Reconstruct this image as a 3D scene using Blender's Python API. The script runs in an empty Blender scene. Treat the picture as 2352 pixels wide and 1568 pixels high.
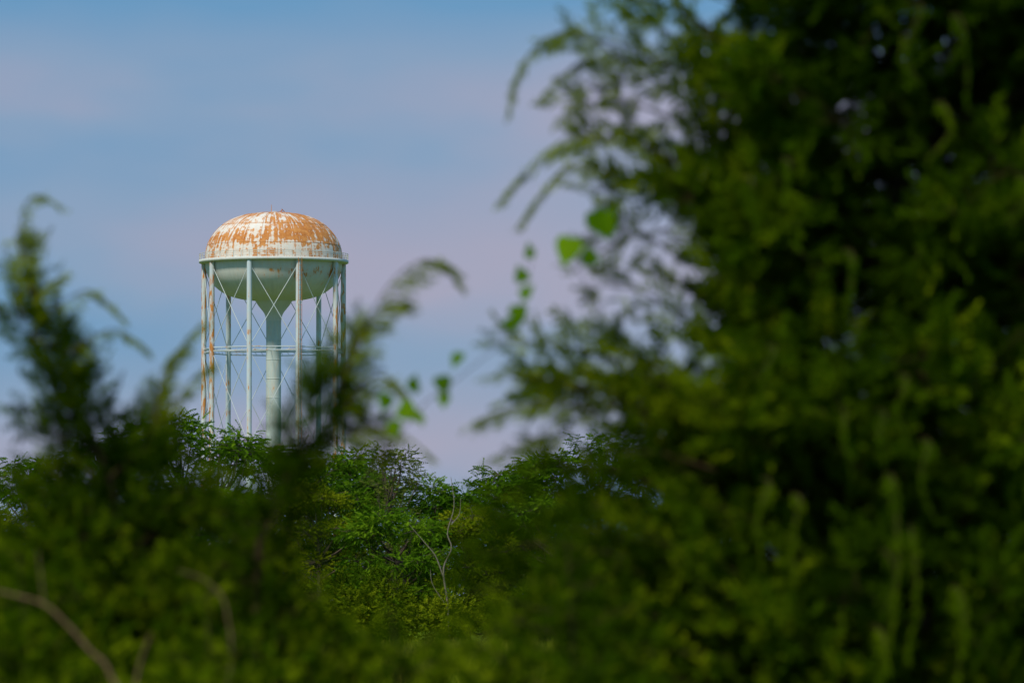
import bpy, math, random
import numpy as np
from mathutils import Vector
rng = np.random.default_rng(7)
random.seed(7)
S = bpy.context.scene
S.view_settings.view_transform = 'Standard'
S.view_settings.look = 'None'
S.view_settings.exposure = 0

# ------------------------------------------------------------------ helpers
def link(o, parent=None):
    S.collection.objects.link(o)
    if parent: o.parent = parent
    return o
def empty(name):
    return link(bpy.data.objects.new(name, None))

class Geo:
    def __init__(s): s.V=[]; s.F=[]; s.T=[]; s.UV=[]; s.n=0
    def add(s, V, F, tint=0.5):
        V=np.asarray(V,float).reshape(-1,3); F=np.asarray(F,int).reshape(-1,4)
        s.V.append(V); s.F.append(F+s.n)
        t=np.asarray(tint,float)
        s.T.append(np.full(len(V),float(t)) if t.ndim==0 else t.reshape(-1))
        s.n+=len(V)
    def build(s, name, mat, parent=None, smooth=False):
        V=np.concatenate(s.V); F=np.concatenate(s.F); T=np.concatenate(s.T)
        me=bpy.data.meshes.new(name)
        me.vertices.add(len(V)); me.vertices.foreach_set('co',V.astype(np.float32).ravel())
        me.loops.add(len(F)*4); me.loops.foreach_set('vertex_index',F.astype(np.int32).ravel())
        me.polygons.add(len(F)); me.polygons.foreach_set('loop_start',(np.arange(len(F))*4).astype(np.int32))
        me.update(calc_edges=True)
        if smooth: me.polygons.foreach_set('use_smooth',np.ones(len(F),bool))
        a=me.attributes.new('tint','FLOAT','POINT'); a.data.foreach_set('value',T.astype(np.float32))
        me.materials.append(mat)
        return link(bpy.data.objects.new(name,me),parent)

def nrm(v):
    v=np.asarray(v,float); return v/(np.linalg.norm(v,axis=-1,keepdims=True)+1e-9)
def curve(pts,n):
    """Catmull-Rom through pts"""
    P=np.asarray(pts,float)
    P=np.vstack([2*P[0]-P[1],P,2*P[-1]-P[-2]])
    out=[]; m=len(P)-3
    for u in np.linspace(0,m-1e-6,n):
        i=int(u); t=u-i; a,b,c,d=P[i:i+4]
        out.append(.5*((2*b)+(-a+c)*t+(2*a-5*b+4*c-d)*t*t+(-a+3*b-3*c+d)*t**3))
    return np.array(out)
def tube(g,path,r0,r1,sides=6,tint=.5):
    P=np.asarray(path,float); n=len(P); r=np.linspace(r0,r1,n)
    T=nrm(np.gradient(P,axis=0))
    ref=np.array([0,0,1.]) if abs(T[:,2]).mean()<.8 else np.array([1.,0,0])
    A=nrm(np.cross(T,ref)); B=np.cross(T,A)
    ang=np.arange(sides)*2*math.pi/sides
    V=P[:,None]+r[:,None,None]*(np.cos(ang)[None,:,None]*A[:,None]+np.sin(ang)[None,:,None]*B[:,None])
    i=np.arange(n-1)[:,None]*sides; j=np.arange(sides)[None]; k=(j+1)%sides
    F=np.stack([i+j,i+k,i+sides+k,i+sides+j],-1)
    g.add(V,F,tint)
def lathe(prof,seg=96):
    prof=np.array(prof,float); n=len(prof)
    a=np.arange(seg)*2*math.pi/seg
    V=np.stack([prof[:,0,None]*np.cos(a),prof[:,0,None]*np.sin(a),np.repeat(prof[:,1,None],seg,1)],-1)
    i=np.arange(n-1)[:,None]*seg; j=np.arange(seg)[None]; k=(j+1)%seg
    F=np.stack([i+j,i+k,i+seg+k,i+seg+j],-1)
    return V.reshape(-1,3),F.reshape(-1,4)

# ------------------------------------------------------------------ node helpers
def mat_new(name):
    m=bpy.data.materials.new(name); m.use_nodes=True
    nt=m.node_tree; nt.nodes.clear()
    return m,nt
def N(nt,t,**kw):
    n=nt.nodes.new(t)
    for k,v in kw.items(): setattr(n,k,v)
    return n
def ramp(nt,stops):
    r=nt.nodes.new('ShaderNodeValToRGB'); e=r.color_ramp.elements
    while len(e)<len(stops): e.new(.5)
    for el,(p,c) in zip(e,stops):
        el.position=p; el.color=(c[0],c[1],c[2],1)
    return r

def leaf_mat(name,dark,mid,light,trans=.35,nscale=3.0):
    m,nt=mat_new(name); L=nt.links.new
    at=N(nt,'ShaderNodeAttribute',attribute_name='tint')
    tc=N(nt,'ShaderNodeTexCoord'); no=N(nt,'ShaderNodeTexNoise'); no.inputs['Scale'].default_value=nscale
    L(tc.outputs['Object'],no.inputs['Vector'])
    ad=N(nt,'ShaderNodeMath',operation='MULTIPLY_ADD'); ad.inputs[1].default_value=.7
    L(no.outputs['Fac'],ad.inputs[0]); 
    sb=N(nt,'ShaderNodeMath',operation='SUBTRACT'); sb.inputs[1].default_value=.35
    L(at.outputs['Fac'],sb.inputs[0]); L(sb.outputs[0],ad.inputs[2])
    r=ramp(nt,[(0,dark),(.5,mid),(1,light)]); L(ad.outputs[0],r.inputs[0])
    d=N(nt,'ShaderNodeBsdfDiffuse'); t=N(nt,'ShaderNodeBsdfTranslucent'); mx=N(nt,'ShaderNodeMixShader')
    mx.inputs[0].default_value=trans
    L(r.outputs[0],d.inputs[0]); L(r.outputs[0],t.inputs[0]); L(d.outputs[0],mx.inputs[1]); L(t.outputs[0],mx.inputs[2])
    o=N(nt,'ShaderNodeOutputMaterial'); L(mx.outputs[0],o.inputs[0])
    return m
def bark_mat(name,c1,c2):
    m,nt=mat_new(name); L=nt.links.new
    tc=N(nt,'ShaderNodeTexCoord'); mp=N(nt,'ShaderNodeMapping'); mp.inputs['Scale'].default_value=(30,30,6)
    no=N(nt,'ShaderNodeTexNoise'); no.inputs['Detail'].default_value=4
    L(tc.outputs['Object'],mp.inputs[0]); L(mp.outputs[0],no.inputs['Vector'])
    r=ramp(nt,[(.3,c1),(.7,c2)]); L(no.outputs['Fac'],r.inputs[0])
    b=N(nt,'ShaderNodeBsdfDiffuse'); L(r.outputs[0],b.inputs[0])
    o=N(nt,'ShaderNodeOutputMaterial'); L(b.outputs[0],o.inputs[0]); return m
def paint_mat(name,paint,rust,amount,sc=(1,1,1),fine=1.0):
    """weathered paint: rust shows where layered noise passes a threshold, paint stained around it"""
    m,nt=mat_new(name); L=nt.links.new
    uv=N(nt,'ShaderNodeUVMap',uv_map='wrap'); 
    mp=N(nt,'ShaderNodeMapping'); mp.inputs['Scale'].default_value=sc; L(uv.outputs[0],mp.inputs[0])
    def noise(s,d,off=0,dist=0):
        n=N(nt,'ShaderNodeTexNoise'); n.inputs['Scale'].default_value=s; n.inputs['Detail'].default_value=d
        n.inputs['Roughness'].default_value=.68; n.inputs['Distortion'].default_value=dist
        if off:
            a=N(nt,'ShaderNodeVectorMath',operation='ADD'); a.inputs[1].default_value=(off,off*.7,off)
            L(mp.outputs[0],a.inputs[0]); L(a.outputs[0],n.inputs['Vector'])
        else: L(mp.outputs[0],n.inputs['Vector'])
        return n
    big=noise(.22*fine,3,0,.4); med=noise(1.1*fine,8,13.7)
    mp2=N(nt,'ShaderNodeMapping'); mp2.inputs['Scale'].default_value=(2.4*fine,.35*fine,1); L(uv.outputs[0],mp2.inputs[0])
    st=N(nt,'ShaderNodeTexNoise'); st.inputs['Scale'].default_value=1; st.inputs['Detail'].default_value=5; L(mp2.outputs[0],st.inputs['Vector'])
    a=N(nt,'ShaderNodeMath',operation='MULTIPLY_ADD'); a.inputs[1].default_value=.6
    L(big.outputs['Fac'],a.inputs[0])
    b=N(nt,'ShaderNodeMath',operation='MULTIPLY_ADD'); b.inputs[1].default_value=1.1
    L(med.outputs['Fac'],b.inputs[0]); 
    c=N(nt,'ShaderNodeMath',operation='MULTIPLY'); c.inputs[1].default_value=.9; L(st.outputs['Fac'],c.inputs[0])
    L(c.outputs[0],b.inputs[2]); L(b.outputs[0],a.inputs[2])     # mean ~1.3
    at=N(nt,'ShaderNodeAttribute',attribute_name='tint')
    d=N(nt,'ShaderNodeMath',operation='ADD')
    L(at.outputs['Fac'],d.inputs[0]); L(a.outputs[0],d.inputs[1])
    mr=N(nt,'ShaderNodeMapRange'); mr.inputs['From Min'].default_value=1.61-amount; mr.inputs['From Max'].default_value=1.71-amount
    L(d.outputs[0],mr.inputs['Value'])
    stain=N(nt,'ShaderNodeMapRange'); stain.inputs['From Min'].default_value=1.35-amount; stain.inputs['From Max'].default_value=1.8-amount
    stain.inputs['To Max'].default_value=.4
    L(d.outputs[0],stain.inputs['Value'])
    rc=ramp(nt,[(.25,rust[0]),(.5,rust[1]),(.75,rust[2])]); L(med.outputs['Fac'],rc.inputs[0])
    pc=ramp(nt,[(.3,[v*.86 for v in paint]),(.7,paint)]); L(st.outputs['Fac'],pc.inputs[0])
    m1=N(nt,'ShaderNodeMixRGB'); L(stain.outputs[0],m1.inputs[0]); L(pc.outputs[0],m1.inputs[1]); m1.inputs[2].default_value=(*rust[2],1)
    m2=N(nt,'ShaderNodeMixRGB'); L(mr.outputs[0],m2.inputs[0]); L(m1.outputs[0],m2.inputs[1]); L(rc.outputs[0],m2.inputs[2])
    p=N(nt,'ShaderNodeBsdfPrincipled'); p.inputs['Roughness'].default_value=.75; p.inputs['Specular IOR Level'].default_value=.25
    L(m2.outputs[0],p.inputs['Base Color'])
    o=N(nt,'ShaderNodeOutputMaterial'); L(p.outputs[0],o.inputs[0]); return m

# ------------------------------------------------------------------ world + sun
SUN_EL=math.radians(50); SUN_ROT=math.radians(212)
w=bpy.data.worlds.new('World'); S.world=w; w.use_nodes=True
nt=w.node_tree; nt.nodes.clear(); L=nt.links.new
sky=N(nt,'ShaderNodeTexSky'); sky.sky_type='NISHITA'; sky.sun_disc=False
sky.sun_elevation=SUN_EL; sky.sun_rotation=SUN_ROT; sky.ozone_density=4; sky.dust_density=.5
tc=N(nt,'ShaderNodeTexCoord'); mp=N(nt,'ShaderNodeMapping'); mp.inputs['Scale'].default_value=(11,11,26); mp.inputs['Location'].default_value=(.4,1.7,.55)
mp.inputs['Rotation'].default_value=(0,math.radians(4),0)
L(tc.outputs['Generated'],mp.inputs[0])
cl=N(nt,'ShaderNodeTexNoise'); cl.inputs['Scale'].default_value=1; cl.inputs['Detail'].default_value=3.5; cl.inputs['Roughness'].default_value=.5
L(mp.outputs[0],cl.inputs['Vector'])
# thin stratus layers: soft bands in elevation, bent and broken by the noise
sx=N(nt,'ShaderNodeSeparateXYZ'); L(tc.outputs['Generated'],sx.inputs[0])
def M(op,a,b=None,c=None):
    n=N(nt,'ShaderNodeMath',operation=op)
    for i,v in enumerate((a,b,c)):
        if v is None: continue
        if isinstance(v,(int,float)): n.inputs[i].default_value=v
        else: L(v,n.inputs[i])
    return n.outputs[0]
ph=M('MULTIPLY_ADD',M('SUBTRACT',sx.outputs['Z'],.0925),2*math.pi/.0315,M('MULTIPLY_ADD',cl.outputs['Fac'],5.0,-2.5))
band=M('MULTIPLY',M('COSINE',ph),.07)
hi=M('MULTIPLY',M('SMOOTH_MIN',M('MAXIMUM',M('SUBTRACT',sx.outputs['Z'],.086),0),.05,.02),9.0)
val=M('SUBTRACT',M('ADD',M('MULTIPLY_ADD',cl.outputs['Fac'],.75,.135),band),hi)
cr=ramp(nt,[(.30,(1.3,3.05,5.2)),(.48,(2.3,3.4,5.1)),(.68,(3.65,3.6,4.9))]); L(val,cr.inputs[0])
mx=N(nt,'ShaderNodeMixRGB'); mx.inputs[0].default_value=.93
L(sky.outputs[0],mx.inputs[1]); L(cr.outputs[0],mx.inputs[2])
bg=N(nt,'ShaderNodeBackground'); bg.inputs[1].default_value=.1; L(mx.outputs[0],bg.inputs[0])
o=N(nt,'ShaderNodeOutputWorld'); L(bg.outputs[0],o.inputs[0])

sl=bpy.data.lights.new('sun','SUN'); sl.energy=3.5; sl.angle=math.radians(8); sl.color=(1,.92,.76)
so=link(bpy.data.objects.new('sun',sl))
sd=Vector((math.sin(SUN_ROT)*math.cos(SUN_EL),math.cos(SUN_ROT)*math.cos(SUN_EL),math.sin(SUN_EL)))
so.rotation_euler=sd.to_track_quat('Z','Y').to_euler(); so.location=(0,0,60)

# ------------------------------------------------------------------ camera (long lens, wide open)
cd=bpy.data.cameras.new('camera'); cam=link(bpy.data.objects.new('camera',cd)); S.camera=cam
cd.lens=200; cd.sensor_width=36; cd.clip_start=.5; cd.clip_end=20000
cam.location=(0,0,1.7); cam.rotation_euler=(math.radians(90+2.61),0,0)
cd.dof.use_dof=True; cd.dof.focus_distance=650; cd.dof.aperture_fstop=4.8

# ------------------------------------------------------------------ ground
g=Geo(); xs=np.linspace(-6000,6000,61); ys=np.linspace(-200,9000,61)
X,Y=np.meshgrid(xs,ys); Vg=np.stack([X,Y,np.zeros_like(X)],-1).reshape(-1,3)
i=np.arange(60)[:,None]*61; j=np.arange(60)[None]
g.add(Vg,np.stack([i+j,i+j+1,i+62+j,i+61+j],-1))
m,nt=mat_new('meadow_soil'); L=nt.links.new
tc=N(nt,'ShaderNodeTexCoord'); no=N(nt,'ShaderNodeTexNoise'); no.inputs['Scale'].default_value=.35; no.inputs['Detail'].default_value=8
L(tc.outputs['Object'],no.inputs['Vector'])
r=ramp(nt,[(.3,(.05,.085,.008)),(.55,(.10,.15,.01)),(.75,(.17,.19,.02))]); L(no.outputs['Fac'],r.inputs[0])
b=N(nt,'ShaderNodeBsdfDiffuse'); L(r.outputs[0],b.inputs[0]); o=N(nt,'ShaderNodeOutputMaterial'); L(b.outputs[0],o.inputs[0])
g.build('ground',m)

grass_m=leaf_mat('grass',(.07,.11,.005),(.17,.22,.01),(.30,.30,.03),.4,.6)
g=Geo(); n=50000
d=rng.uniform(105,214,n); x=rng.uniform(-1,1,n)*(.1*d)
h=rng.uniform(.12,.4,n); a=rng.uniform(0,math.pi,n); wd=rng.uniform(.012,.03,n)
lean=rng.normal(0,.12,(n,2))
base=np.stack([x,d,np.zeros(n)],-1); side=np.stack([np.cos(a),np.sin(a),np.zeros(n)],-1)*wd[:,None]
tip=base+np.stack([lean[:,0],lean[:,1],h],-1)
V=np.stack([base-side,base+side,tip+side*.25,tip-side*.25],1)
g.add(V,np.arange(n*4).reshape(-1,4),np.repeat(rng.uniform(0,1,n),4))
g.build('meadow_grass',grass_m)

# ------------------------------------------------------------------ water tower (700 m away)
K=.05357
tower=empty('water_tower'); tower.location=(-29.36,700,0)
RUST=((.28,.08,.02),(.55,.21,.05),(.70,.35,.12))
m_dome=paint_mat('dome_paint',(.82,.81,.76),RUST,.375,(1,1.5,1),1.2)  # tower paints made paler, distance haze put into their colours
m_bowl=paint_mat('bowl_paint',(.66,.69,.66),RUST,.0,(1,.8,1),1.4)
m_leg=paint_mat('leg_paint',(.60,.72,.79),RUST,.17,(1,.35,1),1.8)
m_stem=paint_mat('stem_paint',(.56,.65,.64),RUST,.05,(1,.3,1),1.6)
m_rod=paint_mat('rod_paint',(.64,.72,.76),RUST,.05,(1,1,1),1)
def wrapuv(ob,R):
    me=ob.data; uv=me.uv_layers.new(name='wrap')
    co=np.empty(len(me.vertices)*3,np.float32); me.vertices.foreach_get('co',co); co=co.reshape(-1,3)
    li=np.empty(len(me.loops),np.int32); me.loops.foreach_get('vertex_index',li)
    c=co[li].reshape(-1,4,3)
    ang=np.arctan2(-c[...,0],-c[...,1])
    a0=ang[:,:1]; ang=a0+((ang-a0+math.pi)%(2*math.pi)-math.pi)
    u=np.stack([ang*R,c[...,2]],-1).reshape(-1,2)
    uv.data.foreach_set('uv',u.astype(np.float32).ravel())
def Z(y): return 1.7+(1380-y)*K
prof=[(157.5,599),(157.5,590),(156.5,578),(153.5,565),(148,552),(140,539),(129,526),(115,514),(98,504),(78,496.5),(55,491.5),(30,489),(10,488.3),(0.2,488.2)]
prof=np.array([(r,Z(y)/K) for r,y in prof])*K
pp=curve(np.c_[prof[:,0],prof[:,1],np.zeros(len(prof))],60)[:,:2]; pp[:,0]=np.clip(pp[:,0],.01,None)
V,F=lathe(pp,128); g=Geo()
angv=np.arctan2(V[:,0],-V[:,1])
t=.05*np.clip((V[:,2]-Z(530))/3,-1,1)+.10*np.sin(angv+.1)*(V[:,2]>Z(545))-.14*np.exp(-((angv+.25)/.16)**2)*(V[:,2]>Z(535))+.09*np.exp(-((V[:,2]-Z(552))/.6)**2)
g.add(V,F,t); ob=g.build('tank_dome',m_dome,tower,True); wrapuv(ob,8.4)
g=Geo()
for k in range(24):
    a=k*2*math.pi/24+.1
    sub=pp[::4]; tube(g,np.stack([(sub[:,0]+.01)*math.cos(a),(sub[:,0]+.01)*math.sin(a),sub[:,1]+.01],-1)[:-2],.03,.03,4,.1)
for rr in (14,30,42):
    r_,z_=pp[rr]; a=np.linspace(0,2*math.pi,97); tube(g,np.stack([r_*np.cos(a),r_*np.sin(a),np.full(97,z_)],-1),.04,.04,4,.1)
ob=g.build('dome_seams',m_dome,tower); wrapuv(ob,8.4)
prof=[(157,604),(157,612),(155,624),(150,638),(142,651),(130,663),(114,674),(95,682),(72,687.5),(50,690),(43,691),(37,700),(30,709),(23,718),(19,727),(17.2,738)]
pb=np.array([(r,Z(y)/K) for r,y in prof])*K
pb=curve(np.c_[pb[:,0],pb[:,1],np.zeros(len(pb))],64)[:,:2]
V,F=lathe(pb[::-1],128); g=Geo()
angv=np.arctan2(V[:,0],-V[:,1]); g.add(V,F,.30*np.exp(-((V[:,2]-Z(630))/1.1)**2)*np.clip(np.sin(angv)+.6,0,1))
ob=g.build('tank_bowl',m_bowl,tower,True); wrapuv(ob,8.4)
g=Geo(); V,F=lathe([(17.2*K,-1),(17.2*K,Z(1250)),(17.2*K,Z(1000)),(17.2*K,Z(850)),(17.2*K,Z(738))],40); g.add(V,F,0)
ob=g.build('riser_pipe',m_stem,tower,True); wrapuv(ob,.92)
g=Geo()
for y in (738,782,826,870,914,958,1002,1046,1090,1134,1178,1222):
    V,F=lathe([(17*K,Z(y)-.05),(17.5*K,Z(y)-.05),(17.5*K,Z(y)+.05),(17*K,Z(y)+.05)],40); g.add(V,F,0)
ob=g.build('riser_flanges',m_stem,tower); wrapuv(ob,.92)
g=Geo()
V,F=lathe([(157*K,Z(605)),(170*K,Z(605)),(172*K,Z(604)),(172*K,Z(598)),(170*K,Z(598.6)),(157*K,Z(599))],128); g.add(V,F,.0)
ob=g.build('balcony',m_bowl,tower); wrapuv(ob,8.4)
g=Geo(); a=np.linspace(0,2*math.pi,129)
for zz,rr in ((Z(584),.035),(Z(588.5),.025),(Z(593.5),.025)):
    tube(g,np.stack([171*K*np.cos(a),171*K*np.sin(a),np.full(129,zz)],-1),rr,rr,4,.1)
for k in range(54):
    t=k*2*math.pi/54; c=np.array([171*K*math.cos(t),171*K*math.sin(t),0])
    tube(g,[c+[0,0,Z(599)],c+[0,0,Z(583.5)]],.035,.035,4,.1)
ob=g.build('balcony_railing',m_bowl,tower); wrapuv(ob,8.4)
LR=163*K; angs=[math.radians(-17.5+40*k) for k in range(9)]
feet=[np.array([LR*math.sin(t),-LR*math.cos(t),0]) for t in angs]
for k,c in enumerate(feet):
    g=Geo(); V,F=lathe([(5.9*K,-1)]+[(5.9*K,z) for z in np.linspace(0,Z(604),24)],20); 
    left = .14 if c[0]<-6 else (.10 if c[0]>7 else 0)
    g.add(V,F,left); ob=g.build('leg_%d'%(k+1),m_leg,tower,True); wrapuv(ob,.32)
    me=ob.data; uv=me.uv_layers['wrap']; a_=np.empty(len(me.loops)*2,np.float32); uv.data.foreach_get('uv',a_); a_=a_.reshape(-1,2); a_+=k*7.3
    uv.data.foreach_set('uv',a_.ravel()); ob.location=tuple(c)
g=Geo(); gr=Geo(); lev=[Z(610),Z(806),Z(1030),Z(1250),.5]
for k in range(9):
    a,b=feet[k],feet[(k+1)%9]
    for z in lev[1:4]:
        for dz in (-.22,.22):
            tube(g,[a+[0,0,z+dz],b+[0,0,z+dz]],.07,.07,6,0)
        for q in np.linspace(.08,.92,7):
            p=a+(b-a)*q; p2=a+(b-a)*(q+.06)
            tube(g,[p+[0,0,z-.22],p2+[0,0,z+.22]],.03,.03,4,0)
    for z1,z2 in zip(lev[:-1],lev[1:]):
        for (p,q) in ((a,b),(b,a)):
            tube(gr,[p+[0,0,z1-.2],q+[0,0,z2+.2]],.045,.045,5,0)
    for z in lev[1:4]:
        tube(gr,[a+[0,0,z],a*.1+[0,0,z]],.03,.03,4,0)
ob=g.build('horizontal_struts',m_leg,tower); wrapuv(ob,3)
ob=gr.build('bracing_rods',m_rod,tower); wrapuv(ob,3)
g=Geo()
tube(g,[(-.3,-.3,Z(489)),(-.3,-.3,Z(470))],.05,.03,6)
tube(g,[(1.0,-.4,Z(490)),(1.0,-.4,Z(480))],.05,.05,6); tube(g,[(1.5,0,Z(490)),(1.0,-.4,Z(480))],.04,.04,6); tube(g,[(.5,0,Z(489)),(1.0,-.4,Z(483))],.04,.04,6)
V,F=lathe([(.55,Z(489)-.1),(.55,Z(487)),(.7,Z(487)),(.3,Z(485)),(.01,Z(484.6))],20); g.add(V,F,.1)
a=np.linspace(0,2*math.pi,25)
tube(g,np.stack([2.2*np.cos(a),2.2*np.sin(a),np.full(25,Z(485.5)-.2)],-1),.025,.025,4)
for k in range(8):
    t=k*math.pi/4; tube(g,[(2.2*math.cos(t),2.2*math.sin(t),Z(490.5)),(2.2*math.cos(t),2.2*math.sin(t),Z(485.5)-.2)],.03,.03,4)
ob=g.build('roof_vent_and_mast',m_rod,tower); wrapuv(ob,2)
g=Geo(); c=feet[1]*1.07; s=nrm(np.array([-feet[1][1],feet[1][0],0]))*.22
for q in (-1,1): tube(g,[c+s*q,c+s*q+[0,0,Z(600)]],.03,.03,4)
for z in np.arange(.5,Z(600),.6): tube(g,[c-s+[0,0,z],c+s+[0,0,z]],.018,.018,4)
ob=g.build('ladder',m_rod,tower); wrapuv(ob,2)

# ------------------------------------------------------------------ instancing of leaf templates into one mesh
def place(g,tmpl,pos,dirs,scale,tint,up=None):
    pos=np.asarray(pos); n=len(pos)
    if n==0: return
    X=nrm(dirs); R=rng.normal(size=(n,3)) if up is None else np.asarray(up)+rng.normal(0,.35,(n,3))
    Yv=nrm(np.cross(R,X)); Zv=np.cross(X,Yv)
    M_=np.stack([X,Yv,Zv],1)
    V=np.einsum('qvi,nij->nqvj',tmpl,M_)*np.asarray(scale)[:,None,None,None]+pos[:,None,None,:]
    q=tmpl.shape[0]
    g.add(V.reshape(-1,3),np.arange(n*q*4).reshape(-1,4),np.repeat(np.asarray(tint),q*4))
def blade(p,d,l,w,roll):
    d=nrm(d); a=nrm(np.cross(d,[.1,.2,1.])); b=np.cross(d,a); s=(a*math.cos(roll)+b*math.sin(roll))*w
    p=np.asarray(p,float); return [p,p+d*l*.45+s,p+d*l,p+d*l*.45-s]
def spray_template():
    q=[]
    for i in range(13):
        t=.08+.9*i/13; p=np.array([t,0,-.12*t*t]); sgn=1 if i%2 else -1
        l=.42*(1-.65*t)*rng.uniform(.7,1.2); ang=rng.uniform(.45,.9)
        d=np.array([math.cos(ang),sgn*math.sin(ang),rng.normal(0,.25)])
        q.append(blade(p,d,l,.04,rng.uniform(0,3)))
        q.append(blade(p+nrm(d)*l*.45,d+rng.normal(0,.5,3),l*.55,.035,rng.uniform(0,3)))
    q.append(blade((.0,0,0),(1,0,-.05),.6,.02,0)); q.append(blade((.5,0,-.04),(1,0,-.15),.6,.03,1))
    return np.array(q)
SPR=[spray_template() for _ in range(6)]
def sprays(g,P,D,Sc,T):
    P=np.array(P);D=np.array(D);Sc=np.array(Sc);T=np.array(T); k=rng.integers(0,6,len(P))
    for i in range(6):
        s=k==i; place(g,SPR[i],P[s],D[s],Sc[s],T[s])

bark=bark_mat('cedar_bark',(.03,.02,.012),(.10,.065,.04))
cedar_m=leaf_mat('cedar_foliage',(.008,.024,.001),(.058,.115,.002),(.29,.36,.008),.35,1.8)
def cedar(name,trunk,zs,Rs,nb,seed,left=None,tb=.35,lean=.3,sec=7,spn=5,ssz=(.09,.2),r0=.018,gaps=False,core=2.0,boughs=(),plumes=()):
    global rng
    rng=np.random.default_rng(seed)
    par=empty(name); tr=curve(trunk,24); gw=Geo(); gf=Geo()
    tube(gw,tr,r0,.002,8)
    P=[];D=[];Sc=[];T=[]
    zmin,zmax=zs[0],zs[-1]; zg=np.linspace(zmin,zmax,200); cdf=np.cumsum(np.interp(zg,zs,Rs)+.12); cdf/=cdf[-1]
    for i in range(nb):
        zt=np.interp(rng.uniform(),cdf,zg)
        phi=rng.uniform(0,2*math.pi)
        R=np.interp(zt,zs,Rs)
        if left is not None:
            tx=np.interp(zt,tr[:,2],tr[:,0]); RL=tx-np.interp(zt,left[0],left[1])
            wL=max(0,-math.cos(phi))**1.0; R=R*(1-wL)+RL*wL
        R*=rng.uniform(.6,.95); f=min(1,max(.3,R/.45))
        zb=max(tr[0,2]+.05,zt-lean*R*rng.uniform(.4,1.3)); zb=min(zb,tr[-1,2])
        b=np.array([np.interp(zb,tr[:,2],tr[:,j]) for j in (0,1)]+[zb])
        ax=np.array([np.interp(zt,tr[:,2],tr[:,j]) for j in (0,1)]+[zt])
        e=ax+np.array([math.cos(phi),math.sin(phi),0])*R
        mid=(b+e)/2+rng.normal(0,.06*R,3)+[0,0,-.06*R]
        path=curve([b,mid,e],10); tube(gw,path,max(.002,.010*R),.001,4)
        out=nrm(e-b)
        ns=max(2,int(sec*R/.5+.5))
        for s in range(ns):
            t=rng.uniform(.15,1)**.7; p=path[min(9,int(t*9))]
            d=nrm(out*.8+rng.normal(0,.55,3)+[0,0,.15]); l=(.03+.30*min(R,1))*rng.uniform(.4,1)*(1.15-.6*t)
            q=p+d*l+[0,0,-.1*l]; tube(gw,[p,(p+q)/2+[0,0,.03*l],q],.002,.001,3)
            for k in range(spn):
                tt=rng.uniform(.2,1); P.append(p+(q-p)*tt); D.append(d*.8+rng.normal(0,.5,3)+[0,0,.05])
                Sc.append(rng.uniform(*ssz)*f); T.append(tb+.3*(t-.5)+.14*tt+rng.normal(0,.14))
        P.append(e);D.append(out+[0,0,.2]);Sc.append(ssz[1]*f);T.append(tb+.4)
    for i in range(int(nb*core)):
        z=rng.uniform(max(zmin,1.2),tr[-1,2]) if core>1 else rng.uniform(zmin,tr[-1,2])
        c=np.array([np.interp(z,tr[:,2],tr[:,j]) for j in (0,1)]+[z]); Rz=np.interp(z,zs,Rs)
        f=min(1,max(.35,Rz/.3)); c=c+rng.normal(0,.38*Rz,3)*[1,1,.3]
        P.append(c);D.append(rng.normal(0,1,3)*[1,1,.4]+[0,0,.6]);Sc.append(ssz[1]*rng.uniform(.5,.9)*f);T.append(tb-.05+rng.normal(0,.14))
    P=np.array(P);D=np.array(D);Sc=np.array(Sc);T=np.array(T)
    if gaps:      # open spaces between the boughs, widest towards the thin side of the crown
        x,y,z=P[:,0],P[:,1]-20,P[:,2]
        f=np.sin(14*x+5*z+1.5*y)+np.sin(-9*x+17*z+1.2*y+1.3)+np.sin(23*x+11*z-2*y+2)+.8*np.sin(31*z-13*x+4)
        dep=np.clip((x-.05)/.95,0,1); keep=rng.uniform(0,1,len(P))<np.clip(.64+.28*f+1.0*dep**1.6-.12,.06,1)
        P,D,Sc,T=P[keep],D[keep],Sc[keep],T[keep]; T=T-.20*np.clip((P[:,0]-.5)/.8,0,1)+.04*f[keep]  # tint drops towards the crown's inside, its shade painted into the foliage
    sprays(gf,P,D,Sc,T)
    for (a_,b_,rad,n_,tt_) in boughs:
        a_=np.array(a_);b_=np.array(b_); L_=np.linalg.norm(b_-a_); pa=curve([a_,(a_+b_)/2+[0,0,.08*L_],b_],14); tube(gw,pa,.006,.002,5)
        t=rng.uniform(.1,1,n_)**.8; c=pa[(t*13).astype(int)]; out=nrm(b_-a_)
        off=rng.normal(0,1,(n_,3))*(rad*(1.25-t*.8))[:,None]; clump=np.sin(t*17+a_[2]*9)>-.55
        c=(c+off*.6)[clump]; dd=(nrm(off)*.9+out*.8+rng.normal(0,.3,(n_,3)))[clump]
        sprays(gf,c,dd,rng.uniform(.05,.12,len(c))*min(1,.5+rad*6),tt_+rng.normal(0,.16,len(c)))
    for (pts,wl,down,tint) in plumes: plume(gw,gf,pts,wl,down,tint)
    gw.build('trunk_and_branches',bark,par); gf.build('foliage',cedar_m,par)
    return par
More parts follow.
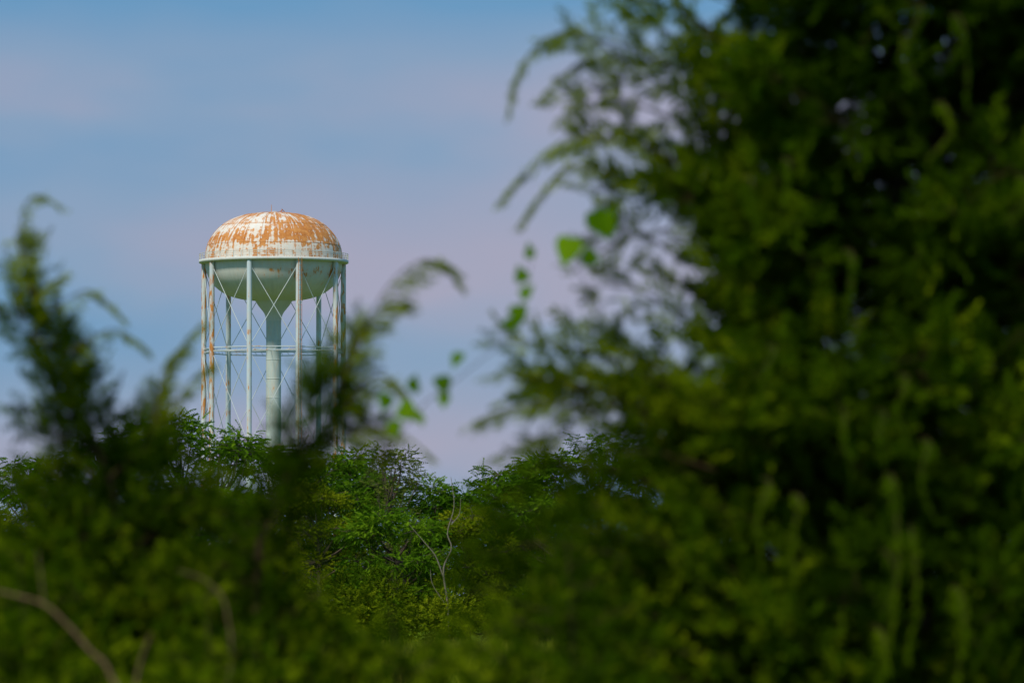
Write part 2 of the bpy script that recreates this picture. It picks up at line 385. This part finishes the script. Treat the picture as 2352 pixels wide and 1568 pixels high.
def plume(gw,gf,pts,wl,down,tint=.8,n=60):
    """arching feathery shoot with fine hanging wisps"""
    pa=curve(pts,30); tube(gw,pa,.003,.001,4)
    T=nrm(np.gradient(pa,axis=0)); Q=[]; n=int(n*max(.5,np.linalg.norm(np.diff(pa,axis=0),axis=1).sum()/.4))
    for i in range(n):
        t=rng.uniform(.05,1); k=min(29,int(t*29)); p=pa[k]
        side=rng.normal(0,1,3); side=side-T[k]*side.dot(T[k]); 
        d=nrm(T[k]*.9+nrm(side)*.4+np.array(down)*.9); l=wl*rng.uniform(.5,1.1)*(1.1-.5*t)
        p2=p+d*l*.5; d2=nrm(d+np.array(down)*.6)
        Q.append(blade(p,d,l*.55,.0032,rng.uniform(0,3))); Q.append(blade(p2,d2,l*.6,.0035,rng.uniform(0,3)))
        for s in range(3):
            u=rng.uniform(.2,.9); Q.append(blade(p+d*l*u,d+rng.normal(0,.5,3),l*.3,.0035,rng.uniform(0,3)))
    Q=np.array(Q); gf.add(Q.reshape(-1,3),np.arange(len(Q)*4).reshape(-1,4),tint)

# ---- large cedar on the right (about 20 m away)
zl=[.4,1.42,1.67,1.9,2.05,2.15,2.2,2.3,2.4,2.5,2.6,2.68,2.75,2.95,3.17,3.4,3.62,3.78,4.2,5.0,5.8]
xl=[-.3,-.3,-.22,-.1,.02,.22,.33,.3,.06,-.05,.0,.25,.38,.34,.24,.12,.14,.24,.4,.9,1.2]
y0=20.2; rr_=np.random.default_rng(3)
hang=[]
for q in range(20):
    a=rr_.uniform(.75,1.72); b=rr_.uniform(1.6,3.75); c=rr_.uniform(.12,.32); yy=18.95-.2*rr_.uniform(0,1)
    hang.append(([(a,yy+.15,b),(a+.02,yy,b-.02),(a+rr_.uniform(-.03,.05),yy-.04,b-c*.5),(a+rr_.uniform(-.05,.05),yy-.04,b-c)],.07,(0,0,-1),rr_.uniform(.35,.6)))
for a,b,c in ((1.24,2.12,.55),(1.3,1.95,.45),(1.46,1.75,.3),(1.2,1.62,.2)):
    hang.append(([(a,18.95,b),(a+.02,18.8,b-.02),(a+.03,18.75,b-c*.5),(a+.0,18.75,b-c)],.10,(0,0,-1),.6))
BG=[((.6,19.9,2.42),(-.06,19.7,2.60),.09,90,.7),((.5,19.9,2.33),(-.03,19.7,2.48),.08,90,.7),((.45,19.9,2.40),(.08,19.8,2.42),.07,60,.6),
    ((.55,19.9,3.0),(.2,19.7,2.83),.06,50,.65),((.6,19.9,3.55),(.16,19.7,3.65),.08,80,.75),((.6,19.9,3.38),(.17,19.7,3.42),.08,80,.75),((.6,19.9,3.22),(.23,19.7,3.32),.07,70,.7),
    ((.6,19.9,3.1),(.27,19.7,3.12),.07,60,.7),((.6,19.9,3.48),(.3,19.8,3.54),.07,60,.7),((.6,19.9,2.7),(.27,19.7,2.8),.07,60,.65),((.7,19.9,3.7),(.36,19.7,3.8),.08,70,.65),
    ((.6,19.9,2.9),(.33,19.7,2.98),.07,50,.65),
    ((.6,19.9,2.06),(.06,19.7,2.16),.10,130,.32),((.6,19.9,1.95),(-.06,19.7,2.0),.11,150,.32),((.4,19.6,1.85),(-.12,19.5,1.86),.11,150,.35),((.4,19.6,1.72),(-.18,19.4,1.72),.11,150,.35),
    ((.4,19.6,1.55),(-.24,19.4,1.55),.11,150,.35),((.7,19.6,2.15),(.3,19.5,2.2),.10,110,.3),((.6,19.6,1.8),(.2,19.3,1.95),.1,110,.3),((.8,19.5,1.5),(.2,19.3,1.45),.12,150,.3)]
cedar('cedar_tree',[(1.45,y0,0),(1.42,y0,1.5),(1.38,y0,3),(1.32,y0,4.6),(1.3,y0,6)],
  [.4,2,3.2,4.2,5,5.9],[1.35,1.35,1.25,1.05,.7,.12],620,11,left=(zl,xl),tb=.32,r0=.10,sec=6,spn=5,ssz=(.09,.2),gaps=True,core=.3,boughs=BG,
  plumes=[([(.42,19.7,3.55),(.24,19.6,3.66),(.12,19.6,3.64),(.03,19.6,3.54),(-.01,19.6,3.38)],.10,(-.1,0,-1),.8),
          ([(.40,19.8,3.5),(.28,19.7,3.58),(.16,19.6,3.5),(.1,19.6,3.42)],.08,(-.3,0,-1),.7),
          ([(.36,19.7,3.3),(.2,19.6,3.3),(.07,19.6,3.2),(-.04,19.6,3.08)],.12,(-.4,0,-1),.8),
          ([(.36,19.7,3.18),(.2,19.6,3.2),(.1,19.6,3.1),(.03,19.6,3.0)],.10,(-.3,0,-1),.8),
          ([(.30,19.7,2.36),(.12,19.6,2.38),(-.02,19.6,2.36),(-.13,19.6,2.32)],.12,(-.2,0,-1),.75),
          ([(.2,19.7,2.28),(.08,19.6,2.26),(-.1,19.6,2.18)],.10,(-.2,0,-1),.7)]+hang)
# ---- young cedars, left and centre
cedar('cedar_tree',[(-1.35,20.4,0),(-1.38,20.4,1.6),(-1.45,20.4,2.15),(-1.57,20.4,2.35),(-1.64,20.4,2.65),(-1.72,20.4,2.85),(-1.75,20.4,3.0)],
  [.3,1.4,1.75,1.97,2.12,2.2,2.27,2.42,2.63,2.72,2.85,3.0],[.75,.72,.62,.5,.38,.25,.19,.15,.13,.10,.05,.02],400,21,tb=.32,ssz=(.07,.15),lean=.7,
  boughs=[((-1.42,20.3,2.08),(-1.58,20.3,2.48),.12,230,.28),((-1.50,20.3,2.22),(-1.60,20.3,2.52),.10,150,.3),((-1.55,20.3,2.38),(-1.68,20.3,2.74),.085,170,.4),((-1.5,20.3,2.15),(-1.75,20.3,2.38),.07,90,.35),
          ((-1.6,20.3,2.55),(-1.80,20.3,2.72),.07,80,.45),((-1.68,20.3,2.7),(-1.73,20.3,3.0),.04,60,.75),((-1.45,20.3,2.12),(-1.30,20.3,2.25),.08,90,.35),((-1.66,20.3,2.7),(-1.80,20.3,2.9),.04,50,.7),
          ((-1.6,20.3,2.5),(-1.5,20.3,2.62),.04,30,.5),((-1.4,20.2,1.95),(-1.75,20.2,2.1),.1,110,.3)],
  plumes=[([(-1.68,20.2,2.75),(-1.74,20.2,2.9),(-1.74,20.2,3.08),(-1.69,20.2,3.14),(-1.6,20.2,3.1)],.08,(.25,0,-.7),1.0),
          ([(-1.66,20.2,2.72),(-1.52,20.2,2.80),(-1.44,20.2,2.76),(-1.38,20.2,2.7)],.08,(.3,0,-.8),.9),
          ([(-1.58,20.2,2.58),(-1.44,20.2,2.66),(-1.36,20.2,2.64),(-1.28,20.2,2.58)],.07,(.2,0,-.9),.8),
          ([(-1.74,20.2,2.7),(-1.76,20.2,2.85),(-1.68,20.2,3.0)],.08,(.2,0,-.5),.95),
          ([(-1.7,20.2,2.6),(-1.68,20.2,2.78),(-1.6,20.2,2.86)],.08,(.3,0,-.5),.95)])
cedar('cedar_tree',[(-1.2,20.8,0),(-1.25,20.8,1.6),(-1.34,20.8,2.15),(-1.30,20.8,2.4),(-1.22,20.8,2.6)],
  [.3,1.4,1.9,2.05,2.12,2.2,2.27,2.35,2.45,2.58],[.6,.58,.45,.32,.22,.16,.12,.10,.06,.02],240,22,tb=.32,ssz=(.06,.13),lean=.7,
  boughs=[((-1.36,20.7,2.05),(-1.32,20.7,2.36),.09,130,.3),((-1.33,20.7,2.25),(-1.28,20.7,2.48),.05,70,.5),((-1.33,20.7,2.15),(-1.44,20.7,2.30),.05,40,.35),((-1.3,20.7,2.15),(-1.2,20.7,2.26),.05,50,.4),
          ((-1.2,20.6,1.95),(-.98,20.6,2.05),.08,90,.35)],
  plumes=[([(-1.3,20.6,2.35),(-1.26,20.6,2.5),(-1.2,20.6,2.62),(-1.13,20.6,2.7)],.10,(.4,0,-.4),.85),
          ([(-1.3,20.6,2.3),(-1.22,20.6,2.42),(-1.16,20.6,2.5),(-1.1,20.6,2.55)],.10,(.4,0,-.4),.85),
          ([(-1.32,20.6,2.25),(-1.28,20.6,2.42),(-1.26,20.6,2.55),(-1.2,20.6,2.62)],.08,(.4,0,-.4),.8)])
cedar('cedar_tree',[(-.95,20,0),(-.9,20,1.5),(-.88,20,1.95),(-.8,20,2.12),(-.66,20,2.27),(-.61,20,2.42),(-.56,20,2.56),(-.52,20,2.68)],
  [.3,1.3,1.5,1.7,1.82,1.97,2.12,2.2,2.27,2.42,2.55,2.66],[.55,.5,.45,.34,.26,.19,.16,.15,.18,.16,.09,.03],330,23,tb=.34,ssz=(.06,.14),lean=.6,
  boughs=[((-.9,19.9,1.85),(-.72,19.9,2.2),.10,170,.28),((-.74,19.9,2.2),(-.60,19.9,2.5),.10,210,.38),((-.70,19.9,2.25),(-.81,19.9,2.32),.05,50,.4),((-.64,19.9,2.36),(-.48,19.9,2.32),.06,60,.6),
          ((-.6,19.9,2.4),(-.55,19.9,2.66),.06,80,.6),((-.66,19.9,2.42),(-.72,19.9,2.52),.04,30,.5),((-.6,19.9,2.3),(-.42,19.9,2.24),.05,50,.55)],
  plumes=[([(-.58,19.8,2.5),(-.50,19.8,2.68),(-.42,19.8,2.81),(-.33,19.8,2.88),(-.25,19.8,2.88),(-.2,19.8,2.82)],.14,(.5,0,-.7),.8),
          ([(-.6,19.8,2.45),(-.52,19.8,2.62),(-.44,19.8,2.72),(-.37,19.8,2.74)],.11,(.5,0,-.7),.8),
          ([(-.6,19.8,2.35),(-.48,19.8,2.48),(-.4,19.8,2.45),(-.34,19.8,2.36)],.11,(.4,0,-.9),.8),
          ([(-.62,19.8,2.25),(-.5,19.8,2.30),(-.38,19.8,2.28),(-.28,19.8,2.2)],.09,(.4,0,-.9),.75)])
# low cedars filling the foot of the frame
cedar('cedar_tree',[(-.35,19.0,0),(-.36,19.0,.8),(-.38,19.0,1.4),(-.4,19,1.68)],[.3,1.1,1.4,1.55,1.70],[.6,.55,.38,.22,.05],120,31,tb=.45,ssz=(.07,.14),lean=.5)
cedar('cedar_tree',[(.22,18.6,0),(.2,18.6,.9),(.2,18.6,1.5),(.18,18.6,1.9)],[.3,1.2,1.5,1.7,1.9],[.6,.5,.4,.25,.05],140,32,tb=.36,ssz=(.07,.14),lean=.5)
cedar('cedar_tree',[(-1.6,19.2,0),(-1.62,19.2,.9),(-1.64,19.2,1.5),(-1.66,19.2,1.85)],[.3,1.2,1.5,1.7,1.9],[.55,.5,.4,.25,.06],120,33,tb=.42,ssz=(.07,.14),lean=.5)
cedar('cedar_tree',[(-.95,18.6,0),(-.96,18.6,.9),(-.98,18.6,1.4),(-1.0,18.6,1.72)],[.3,1.2,1.45,1.75],[.5,.48,.33,.05],120,34,tb=.42,ssz=(.07,.14),lean=.5)

# ---- bare dead branches, lower left
rng=np.random.default_rng(5)
dead=bark_mat('dead_wood',(.10,.06,.035),(.22,.14,.085))
g=Geo()
tube(g,curve([(-1.66,18.0,1.74),(-1.58,18.0,1.72),(-1.48,18.0,1.69),(-1.40,18.0,1.62),(-1.33,18.0,1.54),(-1.27,18.0,1.47),(-1.2,18.0,1.2),(-1.18,18.1,0)],30),.004,.009,7)
tube(g,curve([(-1.48,18.0,1.69),(-1.49,18.0,1.78),(-1.5,18.0,1.86)],8),.003,.002,5)
tube(g,curve([(-1.2,18.0,1.2),(-1.19,18.0,1.42),(-1.17,18.0,1.52),(-1.14,18.0,1.60)],12),.006,.003,6)
tube(g,curve([(-1.18,18.4,1.0),(-.93,18.4,1.4),(-.92,18.4,1.66),(-.98,18.4,1.76),(-1.08,18.4,1.80)],20),.005,.002,6)
g.build('dead_branch',dead)

# ---- vine with heart-shaped leaves
def heart():
    prof=[(0,0),(-.06,.22),(.05,.42),(.28,.46),(.55,.34),(.8,.16),(1.05,0)]
    q=[]
    for s in (1,-1):
        for a,b in zip(prof[:-1],prof[1:]):
            q.append([(max(a[0],0),0,0),(a[0],s*a[1],-.1*a[1]),(b[0],s*b[1],-.1*b[1]),(max(b[0],0),0,0)])
    return np.array(q,float)
vine_m=leaf_mat('vine_leaf',(.05,.13,.004),(.12,.26,.005),(.24,.42,.012),.5,2)
gv=Geo(); gs=Geo(); H=heart()
stem=curve([(-.5,19.2,2.1),(-.4,19.2,2.24),(-.3,19.2,2.36),(-.22,19.2,2.42),(-.12,19.2,2.5),(-.05,19.2,2.56),(.02,19.3,2.68),(.06,19.3,2.82),(.08,19.3,2.9)],40)
tube(gs,stem,.0025,.001,5)
st2=curve([(.3,19.5,2.7),(.24,19.4,2.8),(.2,19.3,2.88),(.26,19.3,2.95),(.3,19.3,3.0)],20); tube(gs,st2,.0025,.001,5)
lv=[(-.42,2.40,.07,-.2,-1),(-.38,2.36,.085,.9,-.5),(-.34,2.41,.065,.2,.8),(-.24,2.46,.07,.2,-1),(-.23,2.40,.05,.1,-1),(-.18,2.54,.06,-.3,-1),(-.33,2.33,.045,.8,-.3),(-.4,2.31,.06,.1,-1),
    (-.02,2.62,.055,.2,.7),(.02,2.70,.07,.1,-1),(.04,2.78,.06,-.3,.9),(.06,2.86,.055,.1,1),(.0,2.66,.05,.3,-1),(.03,2.73,.06,.5,.6),
    (.2,2.93,.105,-.2,-1),(.28,3.02,.11,.2,-1),(.31,2.95,.09,.3,.7),(.24,2.87,.07,.9,-.3)]
for x,z,s,dx,dz in lv:
    place(gv,H,[(x,19.25,z)],[(dx+rng.normal(0,.15),rng.normal(-.1,.2),dz)],[s],[rng.uniform(.3,.9)],up=[(rng.normal(0,.3),-1,.3)])
vp=empty('vine'); gs.build('stem',bark,vp); gv.build('leaves',vine_m,vp)

# ------------------------------------------------------------------ mid-distance trees (about 230 m away)
def frond(pairs,lw,ll,droop):
    q=[]
    for i in range(pairs):
        t=.15+.8*i/pairs
        for s in (1,-1):
            ang=1.0; p=(t,0,-droop*t*t); q.append(blade(p,(math.cos(ang),s*math.sin(ang),-.25),ll*(1-.4*t),lw,rng.uniform(-.5,.5)+1.57))
    q.append(blade((.9,0,-droop*.8),(1,0,-.5),ll*.8,lw,1.57))
    return np.array(q)
FR=frond(5,.065,.36,.35); FR2=frond(3,.10,.4,.2)
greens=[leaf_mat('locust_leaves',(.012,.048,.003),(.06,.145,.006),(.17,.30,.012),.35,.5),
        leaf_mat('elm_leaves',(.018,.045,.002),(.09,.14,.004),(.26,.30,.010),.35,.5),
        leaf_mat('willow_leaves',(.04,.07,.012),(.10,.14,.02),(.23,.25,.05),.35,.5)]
tbark=bark_mat('tree_bark',(.05,.04,.03),(.16,.13,.10))
def tree(name,x,d,h,R,seed,mi=0,nc=34,fr=46,low=.15,tb=.5,fsz=(.28,.55),sparse=1.0,tmpl=None):
    global rng
    rng=np.random.default_rng(seed); par=empty(name); gw=Geo(); gf=Geo()
    c=np.array([x,d,0.])
    tr=curve([c,c+[rng.normal(0,.15),0,h*.3],c+[rng.normal(0,.3),rng.normal(0,.3),h*.6],c+[rng.normal(0,.3),0,h*.88]],14)
    tube(gw,tr,.05+.018*h,.03,7)
    P=[];D=[];Sc=[];T=[]
    for i in range(nc):
        zf=rng.uniform(low,.97); 
        if i<7: zf=rng.uniform(.82,.97)
        prof=math.sqrt(max(.02,1-((zf-.5)/.52)**2)) if zf>.5 else (.75+.5*(zf))
        a=rng.uniform(0,2*math.pi); rr=R*prof*rng.uniform(.35,1)**.6
        cc=c+[math.cos(a)*rr,math.sin(a)*rr,h*zf]
        b=np.array([np.interp(cc[2]*.72,tr[:,2],tr[:,j]) for j in range(3)])
        mid=(b+cc)/2+[0,0,-.1*h*.3]+rng.normal(0,.1,3)
        tube(gw,curve([b,mid,cc],7),.05,.012,4)
        cr_=rng.uniform(.45,.95)*(.5+.12*h)*.75
        n=int(fr*sparse); off=rng.normal(0,1,(n,3)); off=nrm(off)*rng.uniform(.2,1,(n,1))**.5*cr_*[1,1,.55]
        for k in range(0,n,6): tube(gw,[cc,cc+off[k]],.012,.005,3)
        pos=cc+off; pos[:,2]=np.minimum(pos[:,2],h+rng.uniform(0,.15,n))
        P.append(pos); D.append(nrm(off)*[1,1,.6]+rng.normal(0,.35,(n,3))+[0,0,.1]); Sc.append(rng.uniform(*fsz,n))
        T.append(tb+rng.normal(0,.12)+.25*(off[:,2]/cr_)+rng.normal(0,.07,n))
    P=np.concatenate(P);D=np.concatenate(D);Sc=np.concatenate(Sc);T=np.concatenate(T)
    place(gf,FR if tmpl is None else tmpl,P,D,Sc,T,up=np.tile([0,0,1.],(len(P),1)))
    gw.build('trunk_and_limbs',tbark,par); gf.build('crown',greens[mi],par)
T_=[(-19.8,232,7.6,2.5,0,.5),(-16.6,236,8.8,2.4,0,.42),(-13.7,228,9.1,2.0,0,.55),(-11.5,230,8.5,2.0,0,.5),(-9.3,234,8.0,1.9,0,.48),
    (-7.1,232,7.9,1.7,0,.45),(-7.6,221,6.1,2.0,1,.64),(-2.7,226,6.4,1.6,0,.52),(-4.4,219,5.2,2.3,0,.6),(-.2,230,7.2,1.5,0,.5),(1.4,232,7.7,1.6,0,.5),
    (3.8,232,8.4,1.9,0,.5),(6.0,230,8.1,1.9,0,.45),(8.5,233,8.7,2.1,0,.4),(13,233,8.5,2.6,1,.4),(18,233,8.6,2.6,0,.4),
    (-12,221,6.0,2.2,0,.5),(-17,221,5.8,2.2,1,.45),(-1.7,221,5.2,1.8,1,.58),(1.2,222,5.6,2.0,0,.5),(-5.8,228,6.7,1.8,0,.48),(-9.8,222,5.8,1.9,1,.5),(-21,222,5.5,2.2,1,.45)]
for k,(x,d,h,R,mi,tb) in enumerate(T_):
    tree('locust_tree' if mi==0 else 'elm_tree',x,d,h,R,100+k,mi,tb=tb,tmpl=None if mi==0 else FR2,fsz=(.28,.55) if mi==0 else (.2,.36),fr=56 if mi==0 else 80,nc=42)
tree('willow_tree',-4.6,225,7.9,1.25,300,2,nc=34,fr=46,tb=.5,fsz=(.18,.34),tmpl=FR2)
# undergrowth thicket in front of the trunks
rng=np.random.default_rng(77); g=Geo()
for k in range(46):
    x=rng.uniform(-22,10); d=rng.uniform(214,218); h=rng.uniform(1.6,4.2); R=rng.uniform(.9,1.6); n=330; tt=rng.uniform(.25,.7)
    off=nrm(rng.normal(0,1,(n,3)))*rng.uniform(.3,1,(n,1))**.5*[R,R,h/2]; pos=np.array([x,d,h/2])+off; pos[:,2]=np.abs(pos[:,2])
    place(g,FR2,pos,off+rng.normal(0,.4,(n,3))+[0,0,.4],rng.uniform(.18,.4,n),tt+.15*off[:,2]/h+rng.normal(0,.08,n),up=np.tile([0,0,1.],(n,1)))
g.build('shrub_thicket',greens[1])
# bare dead sapling
g=Geo()
tube(g,curve([(-2.35,216,0),(-2.45,216,1.6),(-2.6,216,2.9),(-2.3,216,3.7),(-2.45,216,4.3),(-2.2,216,5.3),(-2.32,216,6.4)],30),.05,.01,6)
tube(g,curve([(-2.6,216,2.6),(-2.9,216,3.4),(-3.3,216,3.9),(-3.9,216,4.6)],14),.03,.008,5)
tube(g,curve([(-2.3,216,4.6),(-2.0,216,5.0),(-1.95,216,5.6)],10),.02,.008,5)
tube(g,curve([(-2.4,216,1.4),(-3.0,216,2.3),(-3.1,216,2.9)],10),.02,.008,5)
g.build('dead_tree',bark_mat('bleached_wood',(.14,.12,.09),(.28,.25,.19)))
# far woodland behind the field
rng=np.random.default_rng(78); g=Geo()
for k in range(80):
    x=rng.uniform(-60,60); d=rng.uniform(430,470); h=rng.uniform(3.5,6.0); R=rng.uniform(2,4); n=180
    off=nrm(rng.normal(0,1,(n,3)))*rng.uniform(.3,1,(n,1))**.5*[R,R,h/2]; pos=np.array([x,d,h/2])+off
    place(g,FR2,pos,off+rng.normal(0,.4,(n,3)),rng.uniform(.5,.9,n),.5+rng.normal(0,.1)+.2*off[:,2]/h+rng.normal(0,.05,n),up=np.tile([0,0,1.],(n,1)))
g.build('distant_woods',greens[0])
